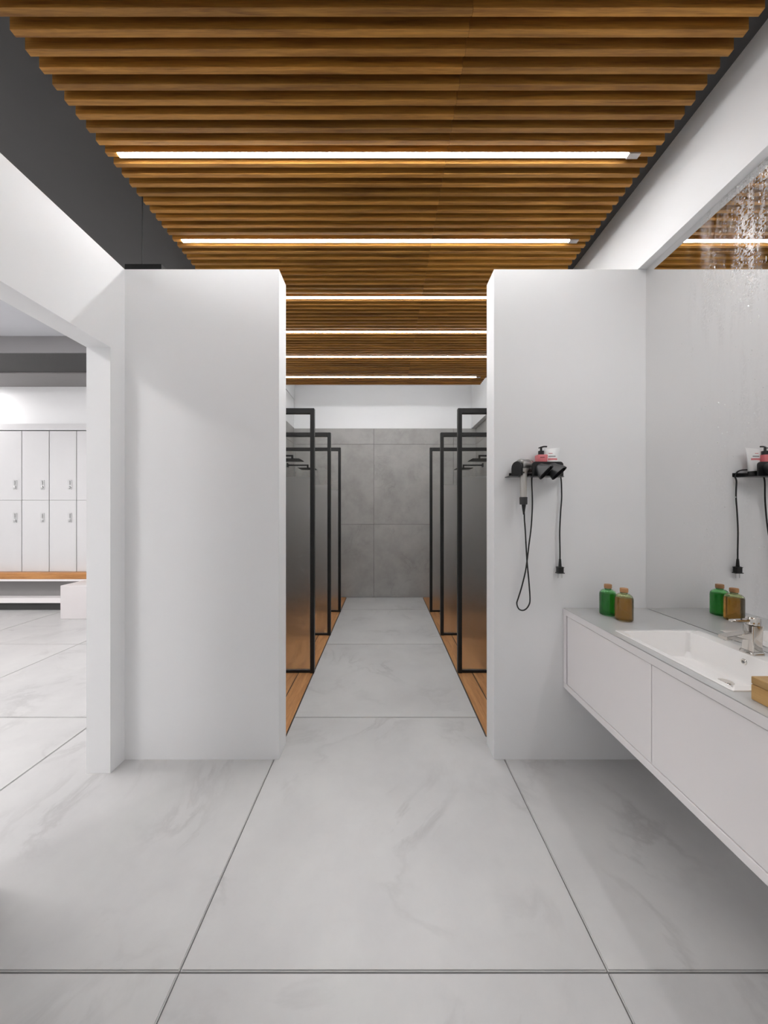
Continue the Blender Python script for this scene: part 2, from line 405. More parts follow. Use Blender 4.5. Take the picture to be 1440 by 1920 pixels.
# ---------------------------------------------------------------- slatted ceiling
ZS = H+1.60
sc = thing('slatted_ceiling', (0, 2, ZS), 'suspended ceiling of oiled oak slats with dark gaps between them', 'ceiling')
PIT = .04901; SW = .0205
SH = .090
meA = bx(bmesh.new(), -.7625, .7625, -SW/2, SW/2, 0, SH, .0012)
def to_mesh(bm, n, m):
    me = bpy.data.meshes.new(n); bm.to_mesh(me); bm.free(); me.materials.append(m); return me
XA, XJ, XB = -1.242, .283, 1.211
meA = to_mesh(meA, 'slat', SLATW)
hb = (XB-XJ)/2-.0004
meB = to_mesh(bx(bmesh.new(), -hb, hb, -SW/2, SW/2, 0, SH, .0012), 'slat', SLATW)
LI = [9, 19, 30, 40, 50, 61]
for i in range(-40, 67):
    yc = 1.1190+PIT*i-SW/2
    for me, xc in ((meA, (XA+XJ)/2), (meB, (XJ+XB)/2)):
        o = bpy.data.objects.new('slat', me); link(o, sc, (xc, yc, ZS))
# carrying rails over the slats
for x in (-.95, 0, .92):
    box('rail', x-.02, x+.02, 1.119-PIT*41, 1.119+PIT*66.5, ZS+SH+.0002, ZC-.001, DARKGAP, sc)
ords = ['nearest the viewer', 'second from the viewer', 'third from the viewer', 'fourth from the viewer', 'fifth from the viewer', 'farthest, next to the back wall']
for n, i in enumerate(LI+[-31, -40]):
    yc = 1.1190+PIT*i-SW/2
    rear = i < 0  # rear strips are unseen, added to fill the near room with light
    t = thing('strip_light', (0, yc, ZS), ('slim white LED strip light in the slatted ceiling, '+ords[n]) if not rear else ('slim white LED strip light in the slatted ceiling '+('just behind the viewpoint, unseen, added as fill' if n == 6 else 'farthest behind the viewpoint, unseen, added as fill')), 'light', 'strip lights in the slatted ceiling')
    x0, x1 = -1.189, 1.090
    box('diffuser', x0, x1, yc-.010, yc+.010, ZS-.0050, ZS-.0015, LEDR_FILL if rear else LEDM, t, .002)
    box('profile', x0, x1, yc-.0125, yc+.0125, ZS-.0015, ZS-.0002, ALU, t)
    box('end_cap', x1+.0003, x1+.052, yc-.0125, yc+.0125, ZS-.008, ZS-.0002, ALU, t, .001)

t = thing('cove_fill_light', (0, 4.40, ZC+.02), 'white LED fill light added out of sight over the last slats, brightening the back wall', 'light')  # hidden lamp added to whiten the wall above the tiles
box('diffuser', -1.2, 1.2, 4.3995, 4.4015, ZC+.010, ZC+.034, COVE_FILLM, t)
box('profile', -1.2, 1.2, 4.3755, 4.399, ZC+.008, ZC+.036, ALU, t)
t = thing('mirror_fill_light', (1.342, .6, ZP), 'slim white LED fill light added under the white bulkhead above the mirror, outside the view', 'light')  # added outside the view to lift the basin and countertop
box('diffuser', 1.328, 1.352, .25, 1.13, ZP-.008, ZP-.0035, VAN_FILLM, t)
box('profile', 1.326, 1.354, .245, 1.135, ZP-.0033, ZP-.0002, ALU, t)

# ---------------------------------------------------------------- shower decks, screens, heads
def deck(side):
    xi = -.564 if side < 0 else .586; xo = XL+.0 if side < 0 else XR+.018
    t = thing('shower_deck', ((xi+xo)/2, 3.6, -.03), 'long teak plank shower deck on the %s side of the aisle' % ('left' if side < 0 else 'right'), 'deck', 'shower decks')
    x = xi+side*.005; pw = .1115; k = 0; 
    while (x-xo)*(-side) > .02 if side < 0 else (xo-x) > .02:
        x2 = x+side*pw
        if side < 0: x2 = max(x2, xo+.002)
        else: x2 = min(x2, xo-.002)
        box('plank', min(x, x2), max(x, x2), 1.993, YB-.004, -.022, .002, DECKW, t, .0015)
        x = x+side*(pw+.008); k += 1
        if k > 8: break
    a, b = min(xi, xo), max(xi, xo)
    box('frame', a+.001, b-.001, 1.990, YB-.002, -.0085, -.0055, DARKGAP, t) 
for s in (-1, 1): deck(s)
names = ['nearest', 'middle', 'farthest']
def screen(side, k, y):
    xi = -.557 if side < 0 else .590; xo = XL+.004 if side < 0 else XR+.014
    sn = 'left' if side < 0 else 'right'
    t = thing('shower_screen', ((xi+xo)/2, y, 0), '%s frosted glass shower screen in a black frame, %s row' % (names[k], sn), 'shower screen', 'shower screens')
    y0, y1 = y, y+.042; ZT = 2.115; w_ = .032
    inn = xi+side*w_; out = xo-side*w_*.7
    S_ = lambda a, b: (min(a, b), max(a, b))
    box('post', *S_(xi, inn), y0, y1, -.006 if False else .001, ZT, BLACKM, t, .0012)
    box('wall_rail', *S_(out, xo), y0+.008, y1-.008, .03, ZT-.0405, BLACKM, t, .001)
    box('top_rail', *S_(inn+side*.0004, xo), y0, y1, ZT-.040, ZT, BLACKM, t, .0012)
    box('bottom_rail', *S_(inn+side*.0004, xo), y0+.006, y1-.006, .0025, .022, BLACKM, t, .001)
    gy = (y0+y1)/2
    box('frosted_pane', *S_(inn+side*.001, out-side*.001), gy-.004, gy+.004, .0225, 1.572, FROST, t)
    bm = bmesh.new(); a, b = S_(inn+side*.001, out-side*.001)
    vs = [bm.verts.new(v) for v in ((a, gy, 1.5725), (b, gy, 1.5725), (b, gy, ZT-.0405), (a, gy, ZT-.0405))]; bm.faces.new(vs)
    tag(obj('clear_pane', bm, CLEAR, t), 'clear upper band of the glass')
for s in (-1, 1):
    for k, y in enumerate((2.757, 3.600, 4.443)): screen(s, k, y)
def head(side, y, label):
    xw = XL if side < 0 else XR+.020
    xc = -1.065 if side < 0 else 1.108; zp = 1.886; za = 1.940
    t = thing('rain_shower', (xw, y, za), label, 'shower head', 'ceiling height shower heads')
    d = 1 if side < 0 else -1
    bm = bmesh.new(); bx(bm, min(xw, xw+d*.014), max(xw, xw+d*.014), y-.027, y+.027, za-.027, za+.027, .002); obj('flange', bm, BLACKM, t)
    bm = bmesh.new(); bx(bm, min(xw+d*.0145, xc-.011*-d), max(xw+d*.0145, xc+.011*d), y-.011, y+.011, za-.009, za+.009, .002); obj('arm', bm, BLACKM, t)
    bm = lathe(bmesh.new(), [(0, 0), (.016, 0), (.016, .01), (.012, .012), (.012, .036), (0, .036)], (xc, y, zp+.0085), 16); obj('swivel', bm, BLACKM, t, True)
    bm = bx(bmesh.new(), xc-.109, xc+.109, y-.109, y+.109, zp, zp+.008, .002); pl = obj('plate', bm, BLACKM, t)
    bm = bmesh.new()
    for i in range(7):
        for j in range(7): lathe(bm, [(0, -.002), (.003, -.002), (.003, 0), (0, 0)], (xc-.084+.028*i, y-.084+.028*j, zp-.0002), 6)
    tag(obj('nozzle', bm, GUN, pl), kind='stuff')
for s in (-1, 1):
    sn = 'left' if s < 0 else 'right'
    for k, y in enumerate((2.34, 3.18, 4.02, 4.83)):
        lab = ('square black rain shower head %s on the %s wall' % (('nearer of the two seen' if k == 2 else 'farther, smaller of the two seen'), sn)) if k > 1 else 'square black rain shower head of the %s stall on the %s wall' % (('first', 'second')[min(k, 1)], sn)
        head(s, y, lab)

# ---------------------------------------------------------------- vanity, basin, faucet
XV = .932; ZT = .788; ZB = .377; YV0, YV1 = .62, YP-.0015; XW = XR-.0015
va = thing('vanity', ((XV+XR)/2, 1.2, ZB), 'wall hung white lacquered vanity with flat doors under the mirror', 'vanity')
BX0, BX1, BY0, BY1 = .969, 1.316, .961, 1.452       # basin outline
bm = bmesh.new()
o_ = [(XV, YV0), (XW, YV0), (XW, YV1), (XV, YV1)]
i_ = [(BX0+.004, BY0+.004), (BX1-.004, BY0+.004), (BX1-.004, BY1-.004), (BX0+.004, BY1-.004)]
for z in (ZT, ZT-.031):
    a = [bm.verts.new((x, y, z)) for x, y in o_]; b = [bm.verts.new((x, y, z)) for x, y in i_]
    for k in range(4): bm.faces.new((a[k], a[(k+1) % 4], b[(k+1) % 4], b[k]))
    if z == ZT: A, B = a, b
for P, Q in ((A, a), (B, b)):
    for k in range(4): bm.faces.new((P[k], P[(k+1) % 4], Q[(k+1) % 4], Q[k]))
es = [e for e in bm.edges if all(v in A for v in e.verts)]
bmesh.ops.bevel(bm, geom=es, offset=.0015, segments=2, affect='EDGES')
ct = obj('countertop', bm, COUNTER, va)
box('edge_strip', XV-.0012, XV-.0001, YV0, YV1, ZT-.031, ZT-.0016, EDGE, ct)
box('bottom_panel', XV, XW, YV0, YV1, ZB, ZB+.028, PANELW, va, .0012)
box('side_panel', XV, XW, YV1-.027, YV1, ZB+.0285, ZT-.0315, PANELW, va, .0008)
box('side_panel', XV, XW, YV0, YV0+.027, ZB+.0285, ZT-.0315, PANELW, va, .0008)
box('carcass', XV+.024, BX0-.012, YV0+.0275, YV1-.0275, ZB+.03, ZT-.034, DARKGAP, va)
box('back_panel', BX1+.01, XW-.002, YV0+.0275, YV1-.0275, ZB+.03, ZT-.034, PANELW, va)
ys = 1.210
box('door', XV+.003, XV+.022, ys+.0013, YV1-.0325, ZB+.0305, ZT-.0345, PANELW, va, .001)
box('door', XV+.003, XV+.022, YV0+.0295, ys-.0013, ZB+.0305, ZT-.0345, PANELW, va, .001)

ba = thing('washbasin', ((BX0+BX1)/2, (BY0+BY1)/2, ZT), 'rectangular white ceramic washbasin set into the pale countertop', 'basin')
bm = bmesh.new()
def rr(x0, x1, y0, y1, r, z, n=5):
    P = []
    for cx, cy, a0 in ((x1-r, y1-r, 0), (x0+r, y1-r, 90), (x0+r, y0+r, 180), (x1-r, y0+r, 270)):
        for k in range(n+1):
            a = math.radians(a0+90*k/n); P.append((cx+r*math.cos(a), cy+r*math.sin(a), z))
    return P
zr = ZT+.004
R = [rr(BX0, BX1, BY0, BY1, .004, ZT+.0004), rr(BX0, BX1, BY0, BY1, .004, zr-.0015), rr(BX0+.0015, BX1-.0015, BY0+.0015, BY1-.0015, .004, zr),
     rr(BX0+.020, BX1-.052, BY0+.024, BY1-.016, .010, zr), rr(BX0+.023, BX1-.055, BY0+.027, BY1-.019, .012, zr-.004),
     rr(BX0+.028, BX1-.058, BY0+.045, BY1-.022, .016, zr-.080), rr(BX0+.040, BX1-.070, BY0+.065, BY1-.034, .018, zr-.096),
     rr(BX0+.06, BX1-.09, BY0+.10, BY1-.06, .02, zr-.099), rr(BX0+.12, BX1-.13, BY0+.2, BY1-.2, .02, zr-.101)]
loft(bm, R, cap0=False, cap1=True)
# outer shell below the counter so that the bowl has thickness
R2 = [rr(BX0+.006, BX1-.006, BY0+.006, BY1-.006, .01, ZT+.0004), rr(BX0+.010, BX1-.04, BY0+.012, BY1-.010, .012, ZT-.02), rr(BX0+.018, BX1-.05, BY0+.03, BY1-.014, .02, zr-.098),
      rr(BX0+.05, BX1-.08, BY0+.08, BY1-.05, .02, zr-.120)]
loft(bm, R2, cap0=False, cap1=True)
obj('bowl', bm, CERAM, ba, True)
dr = lathe(bmesh.new(), [(.0, .004), (.014, .004), (.0145, .002), (.021, .002), (.023, 0), (.0, 0)], (1.196, 1.212, zr-.0995), 28)
tag(obj('drain', dr, CHROME, ba, True), 'chrome drain')
ov = lathe(bmesh.new(), [(.006, -.001), (.006, .0025), (.0095, .0025), (.011, 0), (.011, -.001)], (BX1-.0565, 1.212, zr-.030), 24, (-1, 0, 0))
tag(obj('overflow_ring', ov, CHROME, ba, True), 'chrome overflow ring')
ov = lathe(bmesh.new(), [(0, .0002), (.0045, .0002)], (BX1-.0575, 1.212, zr-.030), 24, (-1, 0, 0))
obj('overflow_hole', ov, GREYPR, ba)

fx, fy = 1.290, 1.212
fa = thing('faucet', (fx, fy, zr), 'squared chrome single lever faucet on the back rim of the basin', 'faucet')
bm = bmesh.new(); loft(bm, [rr(fx-.026, fx+.022, fy-.026, fy+.026, .010, zr+.0003), rr(fx-.026, fx+.022, fy-.026, fy+.026, .010, zr+.006), rr(fx-.023, fx+.019, fy-.023, fy+.023, .008, zr+.012)])
obj('base', bm, CHROME, fa, True)
bm = bmesh.new()
loft(bm, [rr(fx-.021, fx+.017, fy-.021, fy+.021, .006, zr+.0125), rr(fx-.018, fx+.018, fy-.019, fy+.019, .005, zr+.055), rr(fx-.017, fx+.021, fy-.019, fy+.019, .005, zr+.100)])
obj('body', bm, CHROME, fa, True)
bm = bmesh.new()      # flat spout, wider at its end, falling slightly
def rq(x, yw, z0, z1): return [(x, fy-yw, z0), (x, fy+yw, z0), (x, fy+yw, z1), (x, fy-yw, z1)]
loft(bm, [rq(fx-.012, .017, zr+.052, zr+.078), rq(fx-.045, .016, zr+.054, zr+.073), rq(fx-.105, .017, zr+.050, zr+.063)])
bmesh.ops.bevel(bm, geom=list(bm.edges), offset=.0015, segments=2, affect='EDGES')
obj('spout', bm, CHROME, fa, True)
sp_ = lathe(bmesh.new(), [(0, -.004), (.010, -.004), (.011, 0), (0, 0)], (fx-.090, fy, zr+.0505), 18); obj('aerator', sp_, STEEL, fa, True)
bm = lathe(bmesh.new(), [(0, 0), (.019, 0), (.0195, .003), (.0195, .022), (.017, .026), (0, .026)], (fx+.002, fy, zr+.1015), 28); obj('cartridge_cap', bm, CHROME, fa, True)
bm = bmesh.new(); loft(bm, [rq(fx-.012, .008, zr+.112, zr+.121), rq(fx-.078, .007, zr+.112, zr+.118)])
bmesh.ops.bevel(bm, geom=list(bm.edges), offset=.001, segments=1, affect='EDGES')
obj('lever', bm, CHROME, fa, True)

# ---------------------------------------------------------------- mirror
mi = thing('mirror', (XR, .2, ZT), 'large wall mirror with dried splashes above the vanity', 'mirror')
gl = box('mirror_glass', XR, XR+.005, YN+.002, YP-.0008, ZT+.0005, ZP-.0005, MIRROR, mi)
bm = bmesh.new(); rnd = random.Random(3)
for k in range(420):       # drops and runs clinging to the glass
    if k < 300: y = rnd.gauss(1.27, .075); z = rnd.uniform(2.05, 2.53) if k % 6 else rnd.uniform(1.5, 2.1)
    else: y = rnd.uniform(1.15, 1.6); z = rnd.uniform(.95, 2.2)
    if not (1.0 < y < 1.75): continue
    a = rnd.uniform(.0007, .0018); h_ = a*rnd.uniform(1, 2.2)*(3 if rnd.random() < .08 else 1)
    c = Vector((XR-.0002, y, z)); n = 6
    ring = [bm.verts.new(c+Vector((0, a*math.cos(2*math.pi*q/n), h_*math.sin(2*math.pi*q/n)))) for q in range(n)]
    top = bm.verts.new(c+Vector((-a*.7, 0, -h_*.2)))
    for q in range(n): bm.faces.new((ring[q], ring[(q+1) % n], top))
DROP = plain('water_drop', (.85, .85, .85, 1), .05, metal=.0, spec=1, coat=1)
tag(obj('droplets', bm, DROP, mi), 'pale dried water drops', kind='stuff')

# ---------------------------------------------------------------- bottles on the vanity
def bottle(x, y, mat, shell, label, h=.148, r=.0365):
    t = thing('bottle', (x, y, ZT), label, 'bottle', 'glass bottles on the vanity')
    z = ZT+.0003; hs = h-.020
    out = [(0, 0), (r-.005, 0), (r-.001, .003), (r, .007), (r, hs*.76)]
    for k in range(1, 8):
        a = math.radians(90*k/8); out.append((.0150+(r-.0150)*math.cos(a), hs*.76+(hs*.20)*math.sin(a)))
    out += [(.0145, hs*.965), (.0140, hs*.975), (.0140, hs), (.0118, hs), (.0118, hs*.95)]
    bm = lathe(bmesh.new(), out, (x, y, z), 40)
    inn = [(.0118, hs*.95)]
    for k in range(7, 0, -1):
        a = math.radians(90*k/8); inn.append((.0130+(r-.003-.0130)*math.cos(a), hs*.75+(hs*.18)*math.sin(a)))
    inn += [(r-.003, hs*.75), (r-.003, .008), (r-.007, .005), (0, .005)]
    lathe(bm, inn, (x, y, z), 40); bmesh.ops.remove_doubles(bm, verts=bm.verts, dist=1e-5)
    obj('glass', bm, shell, t, True)
    lq = [(0, .0046), (r-.0066, .0046), (r-.0026, .0078), (r-.0026, hs*.76), (r-.0034, hs*.80), (r-.0052, hs*.835), (0, hs*.835)]
    tag(obj('liquid', lathe(bmesh.new(), lq, (x, y, z), 40), mat, t, True), 'coloured liquid filling the bottle')
    bm = lathe(bmesh.new(), [(0, 0), (.015, 0), (.0166, .001), (.0166, .017), (.0155, .019), (0, .019)], (x, y, z+hs+.0003), 32)
    tag(obj('cap', bm, CORK, t, True), 'wooden cap')
bottle(1.090, 1.685, GREENG, GREENSH, 'green glass bottle with wooden cap at the back of the vanity')
bottle(1.108, 1.598, AMBERG, SHOULDG, 'amber brown glass bottle with wooden cap in front of the green one')

# ---------------------------------------------------------------- wooden box by the basin
wx = thing('wooden_box', (1.05, .82, ZT), 'pale bamboo lidded box standing on the vanity beside the basin', 'box')
box('body', .978, 1.128, .722, .923, ZT+.0004, ZT+.0415, BAMB, wx, .0025, 2)
box('lid', .978, 1.128, .722, .923, ZT+.0422, ZT+.0625, BAMB, wx, .0025, 2)

# ---------------------------------------------------------------- hair dryer shelf on the right front wall
YW = YP
ys0 = YW-.098
SX0, SX1 = (953-720)*1.75/F, (1053-720)*1.71/F
zsh = PX(0, 893, 1.72).z
hd = thing('dryer_shelf', ((SX0+SX1)/2, YW, zsh), 'black metal wall shelf holding the hair dryer and cosmetics', 'shelf')
dx = (981.5-720)*1.725/F
obj('plate', prism(bmesh.new(), [(SX0, ys0+.008), (dx-.021, ys0+.008), (dx-.021, 1.752), (dx+.021, 1.752), (dx+.021, ys0+.008), (SX1, ys0+.008), (SX1+.036, 1.755), (SX1+.036, 1.778), (SX0+.02, 1.778), (SX0+.02, YW-.0006), (SX0, YW-.0006)], zsh, zsh+.004), BLACKP, hd)
box('back_strip', SX0+.021, SX1+.036, YW-.004, YW-.0006, zsh+.0045, zsh+.024, BLACKP, hd)
fx0, fx1 = (998-720)*ys0/F, (1056.5-720)*ys0/F; zt = PX(0, 865.5, ys0).z
bm = bmesh.new()      # front lip with rounded upper corners
P = [(fx0, zsh)]
rad = .016
for cx, a0 in ((fx0+rad, 180), (fx1-rad, 90)):
    for k in range(7):
        a = math.radians(a0-90*k/6); P.append((cx+rad*math.cos(a), zt-rad+rad*math.sin(a)))
P.append((fx1, zsh))
vs = [bm.verts.new((x, ys0, z)) for x, z in P]; f = bm.faces.new(vs)
r = bmesh.ops.extrude_face_region(bm, geom=[f])
for q in r['geom']:
    if isinstance(q, bmesh.types.BMVert): q.co.y = ys0+.0075
obj('front_panel', bm, BLACKP, hd)
# arched cheek holding the dryer's left end
AX = Vector((.88, .475, 0)); SD = Vector((.475, -.88, 0))
CC = Vector(((981.5-720)*1.725/F-.030, 1.7265, zsh+.0045))
bm = bmesh.new(); pts = [(-.031, 0), (-.031, .038)]
for k in range(1, 9):
    a = math.radians(180-180*k/9); pts.append((.031*math.cos(a), .038+.032*math.sin(a)))
pts += [(.031, .038), (.031, 0)]
vs = [bm.verts.new(CC+SD*u-AX*.007+Vector((0, 0, z))) for u, z in pts]; f = bm.faces.new(vs)
r = bmesh.ops.extrude_face_region(bm, geom=[f])
for q in r['geom']:
    if isinstance(q, bmesh.types.BMVert): q.co += AX*.007
obj('cradle', bm, BLACKP, hd)

# dryer: horizontal barrel along the wall, slightly turned, handle hanging down
dx = (981.5-720)*1.725/F
dc = CC+AX*.040; dc.z = PX(0, 872.5, 1.73).z
dy = thing('hair_dryer', (dx, 1.725, dc.z), 'silver grey hair dryer hanging by its barrel from the black shelf', 'hair dryer')
ax = AX.normalized()
bm = lathe(bmesh.new(), [(0, -.031), (.024, -.031), (.027, -.030), (.031, -.026), (.033, -.018), (.0335, .042), (.033, .048), (.0285, .053), (.020, .053), (.019, .048), (0, .048)], dc+AX*.002, 40, ax)
obj('barrel', bm, GUN, dy, True)
bm = lathe(bmesh.new(), [(.0342, -.001), (.0346, 0), (.0346, .006), (.0342, .007)], dc+AX*.026, 40, ax); tag(obj('ring', bm, SILVER, dy, True), 'silver ring')
hz1 = PX(0, 932, 1.725).z; hz2 = PX(0, 886, 1.725).z
bm = lathe(bmesh.new(), [(0, hz1), (.0155, hz1), (.0165, hz1+.03), (.0170, hz2-.01), (.0185, hz2+.004), (.023, hz2+.012), (.024, hz2+.020)], (dx, 1.725, 0), 32)
tag(obj('handle', bm, SILVER, dy, True), 'silver handle')
hz0 = PX(0, 946, 1.725).z
bm = lathe(bmesh.new(), [(0, hz0), (.0165, hz0), (.0185, hz0+.002), (.0190, hz1-.003), (.0185, hz1-.0005), (0, hz1-.0005)], (dx, 1.725, 0), 32)
obj('filter_cage', bm, GUNCAGE, dy, True)
hzc = PX(0, 965, 1.725).z
bm = lathe(bmesh.new(), [(0, hzc), (.0038, hzc), (.0055, hzc+.015), (.0090, hz0-.012), (.0105, hz0-.0005), (0, hz0-.0005)], (dx+.0015, 1.725, 0), 20)
obj('strain_relief', bm, CORDM, dy, True)
bm = lathe(bmesh.new(), [(0, 0), (.004, 0), (.004, .002), (0, .0025)], (dx-.006, 1.725-.0175, hz2-.002), 12, (0, -1, 0)); obj('button', bm, BLACKP, dy, True)
P1 = [(982.9, 962), (983.3, 975), (984.7, 992.3), (988, 1050), (991.3, 1085.8), (993.7, 1121.7), (992, 1133.7), (986, 1142), (978.8, 1144.5), (972.2, 1140.9), (969, 1131.3), (971.6, 1121.7), (977.6, 1102.5), (984.7, 1073.8)]
P2 = [(988.4, 1050), (992, 1019.9), (996, 987.5), (998, 954), (998, 930), (997, 905)]
pts = [PX(px, py, 1.725+min(1, k/6)*.035) for k, (px, py) in enumerate(P1)]
pts += [PX(px, py, 1.772+.012*k/5) for k, (px, py) in enumerate(P2)]+[PX(998, 893, 1.778), PX(1002, 880, 1.783), PX(1015, 878, 1.785), PX(1035, 880, 1.784), PX(1046, 886, 1.782), PX(1050.5, 893, 1.778)]
pts = pts[:-6]+[PX(998, 893, 1.7865), PX(1003, 884, 1.7885), PX(1022, 881, 1.789), PX(1040, 882, 1.789), PX(1047.5, 887, 1.7885), PX(1051, 894, 1.7865)]
P3 = [(1052.4, 902), (1053, 920), (1053, 936), (1051.2, 960), (1049.5, 996), (1050, 1031.8), (1050, 1049)]
pts += [PX(px, py, 1.780) for px, py in P3]
obj('cord', tube(bmesh.new(), pts, .0034, 10, 5), CORDM, dy, True)
pc = PX(1050, 1048, 1.780)
pm = PX(1050, 1062.5, 1.780); pe = PX(1050, 1074.5, 1.780); pp = PX(1050, 1084, 1.780)
bm = lathe(bmesh.new(), [(0, pc.z), (.0050, pc.z), (.0080, pm.z), (0, pm.z)][::-1], (pc.x, 1.780, 0), 16)
pk = obj('plug', bx(bm, pc.x-.0155, pc.x+.0155, 1.780-.011, 1.780+.011, pe.z, pm.z+.0003, .004, 2), CORDM, dy)
box('plug_rim', pc.x-.0172, pc.x+.0172, 1.780-.012, 1.780+.012, pm.z-.0045, pm.z-.0015, CORDM, pk, .001)
box('plug_rim', pc.x-.019, pc.x+.019, 1.780-.013, 1.780+.013, pe.z-.001, pe.z+.003, CORDM, pk, .001)
for s in (-1, 1):
    bm = lathe(bmesh.new(), [(0, pp.z), (.0020, pp.z+.001), (.0024, pe.z-.0012), (0, pe.z-.0012)], (pc.x+s*.0098, 1.780, 0), 10)
    tag(obj('pin', bm, STEEL, pk, True), 'metal pin')

# two concentrator nozzles on the front lip
def nozzle(c, e, label):
    t = thing('dryer_nozzle', c, label, 'nozzle', 'dryer nozzles on the shelf')
    c = Vector(c); e = Vector(e); n = 28
    d1 = Vector((.60, 0, .90)).normalized()          # long direction of the slot as seen from the front
    ax_ = (e-c).normalized(); d1 = (d1-ax_*d1.dot(ax_)).normalized(); d2 = ax_.cross(d1).normalized()
    f0 = Vector((0, -1, 0)); u0 = Vector((d1.x, 0, d1.z)).normalized(); v0 = f0.cross(u0)
    rings = []
    for k in range(9):
        s = k/8; cc = c.lerp(e, s); sm = s*s*(3-2*s)
        ru = .027*(1-sm)+.0415*sm; rv = .027*(1-sm)+.0095*sm
        if k == 0: cc = c
        uu = u0.lerp(d1, sm).normalized(); vv = v0.lerp(d2*(1 if v0.dot(d2) > 0 else -1), sm).normalized()
        p = 2.0+1.2*sm
        R_ = []
        for q in range(n):
            a = 2*math.pi*q/n; ca, sa = math.cos(a), math.sin(a)
            R_.append(cc+uu*ru*math.copysign(abs(ca)**(2/p), ca)+vv*rv*math.copysign(abs(sa)**(2/p), sa))
        rings.append(R_)
    # inner mouth, recessed
    last = rings[-1]; mid = sum(last, Vector())/n
    inner = [mid+(q-mid)*.86 for q in last]; deep = [q-ax_*.012 for q in inner]
    bm = loft(bmesh.new(), rings, True, False)
    obj('shell', bm, GUNDARK, t, True)
    bm = bmesh.new(); loft(bm, [[q for q in last], inner, deep], False, True)
    tag(obj('mouth', bm, BLACKP, t, True), 'black slotted mouth')
yn = ys0-.0006
nozzle(PX(1014.5, 879, yn), PX(1024.3, 886, yn-.052), 'black concentrator nozzle on the shelf front, the one beside the dryer')
nozzle(PX(1038, 878, yn), PX(1048.5, 887.5, yn-.052), 'black concentrator nozzle on the shelf front, the one at the right end')

# pump bottle and tube standing on the shelf plate
def pump():
    yb = 1.752; c = PX(1014.8, 0, yb); z0 = zsh+.0044
    zb = PX(0, 853.3, yb).z; zc = PX(0, 845.6, yb).z; zn = PX(0, 840, yb).z
    t = thing('pump_bottle', (c.x, yb, z0), 'pink pump bottle with a black dispenser on the shelf', 'bottle')
    bm = bmesh.new()
    loft(bm, [rr(c.x-.017, c.x+.017, yb-.017, yb+.017, .008, z0), rr(c.x-.019, c.x+.019, yb-.020, yb+.020, .008, z0+.01), rr(c.x-.0255, c.x+.0255, yb-.024, yb+.024, .009, zb-.004), rr(c.x-.0235, c.x+.0235, yb-.022, yb+.022, .008, zb-.0005)])
    b = obj('body', bm, PINK, t, True)
    # dark printed line on the label
    box('print', c.x-.016, c.x+.006, yb-.0247, yb-.0241, zb-.0165, zb-.0125, PINKD, b)
    bm = lathe(bmesh.new(), [(0, zb-.0003), (.0145, zb-.0003), (.0145, zc-.001), (.0135, zc), (.0055, zc), (.0055, zn), (0, zn)], (c.x-.0005, yb, 0), 28)
    p = obj('pump', bm, BLACKP, t, True)
    bm = bmesh.new(); tube(bm, [(c.x-.014, yb, zn-.0005), (c.x-.002, yb, zn+.003), (c.x+.012, yb-.002, zn+.0065), (c.x+.027, yb-.004, zn+.006)], .0036, 10, 5, lambda s: .6+.5*min(1, s*3))
    obj('spout', bm, BLACKP, p, True)
pump()
def tube_():
    yb = 1.755; cx = PX(1034, 0, yb).x; z0 = zsh+.0044
    t = thing('cosmetic_tube', (cx, yb, z0), 'white squeeze tube with a pink band beside the pump bottle', 'tube')
    zc = z0+.024
    bm = lathe(bmesh.new(), [(0, z0), (.022, z0), (.0225, z0+.002), (.0225, zc-.002), (.021, zc), (0, zc)], (cx, yb, 0), 28); tag(obj('cap', bm, BLACKP, t, True), 'black screw cap')
    ztl, ztr = PX(0, 842.5, yb).z, PX(0, 839.5, yb).z
    rings = []; n = 32
    for k in range(9):
        s = k/8; hw = .0215+(.0405-.0215)*s; hd_ = .0215*(1-s)**.8+.0006
        rg = []
        for q in range(n):
            a = 2*math.pi*q/n; x = math.cos(a)*hw
            zt_ = ztl+(ztr-ztl)*(x/hw+1)/2 if hw else ztl
            rg.append((cx+.0035*s+x, yb+math.sin(a)*hd_, zc+.0005+(zt_-zc)*s))
        rings.append(rg)
    b = obj('tube_body', loft(bmesh.new(), rings), TUBEW, t, True)
    def strip(n, x0, x1, za, zb_, yo, m, lab):
        s = ((za+zb_)/2-zc)/(ztl-zc); yy = yb-.0215*(1-s)**.8-.0012
        bm = bmesh.new(); hw = .0215+.019*s
        K = 8; top = []; bot = []
        def yat(x, z):
            s = (z-zc)/(ztl-zc); hw = .0215+.019*s; hd_ = .0215*(1-s)**.8+.0006; q = min(.98, abs(x-cx-.0035*s)/hw)
            return yb-hd_*math.sqrt(1-q*q)-.0009
        for k in range(K+1):
            x = x0+(x1-x0)*k/K; top.append(bm.verts.new((x, yat(x, zb_), zb_))); bot.append(bm.verts.new((x, yat(x, za), za)))
        for k in range(K): bm.faces.new((bot[k], bot[k+1], top[k+1], top[k]))
        tag(obj(n, bm, m, b), lab)
    strip('band', cx-.022, cx+.024, PX(0, 863.4, yb).z, PX(0, 859.8, yb).z, 0, PINKL, 'pink printed band')
    strip('print', cx-.019, cx+.016, PX(0, 857, yb).z, PX(0, 855.2, yb).z, 0, GREYPR, 'grey printed line')
    strip('print', cx-.017, cx+.002, PX(0, 851.2, yb).z, PX(0, 850.0, yb).z, 0, PINKL, 'faint pink printed line')
tube_()

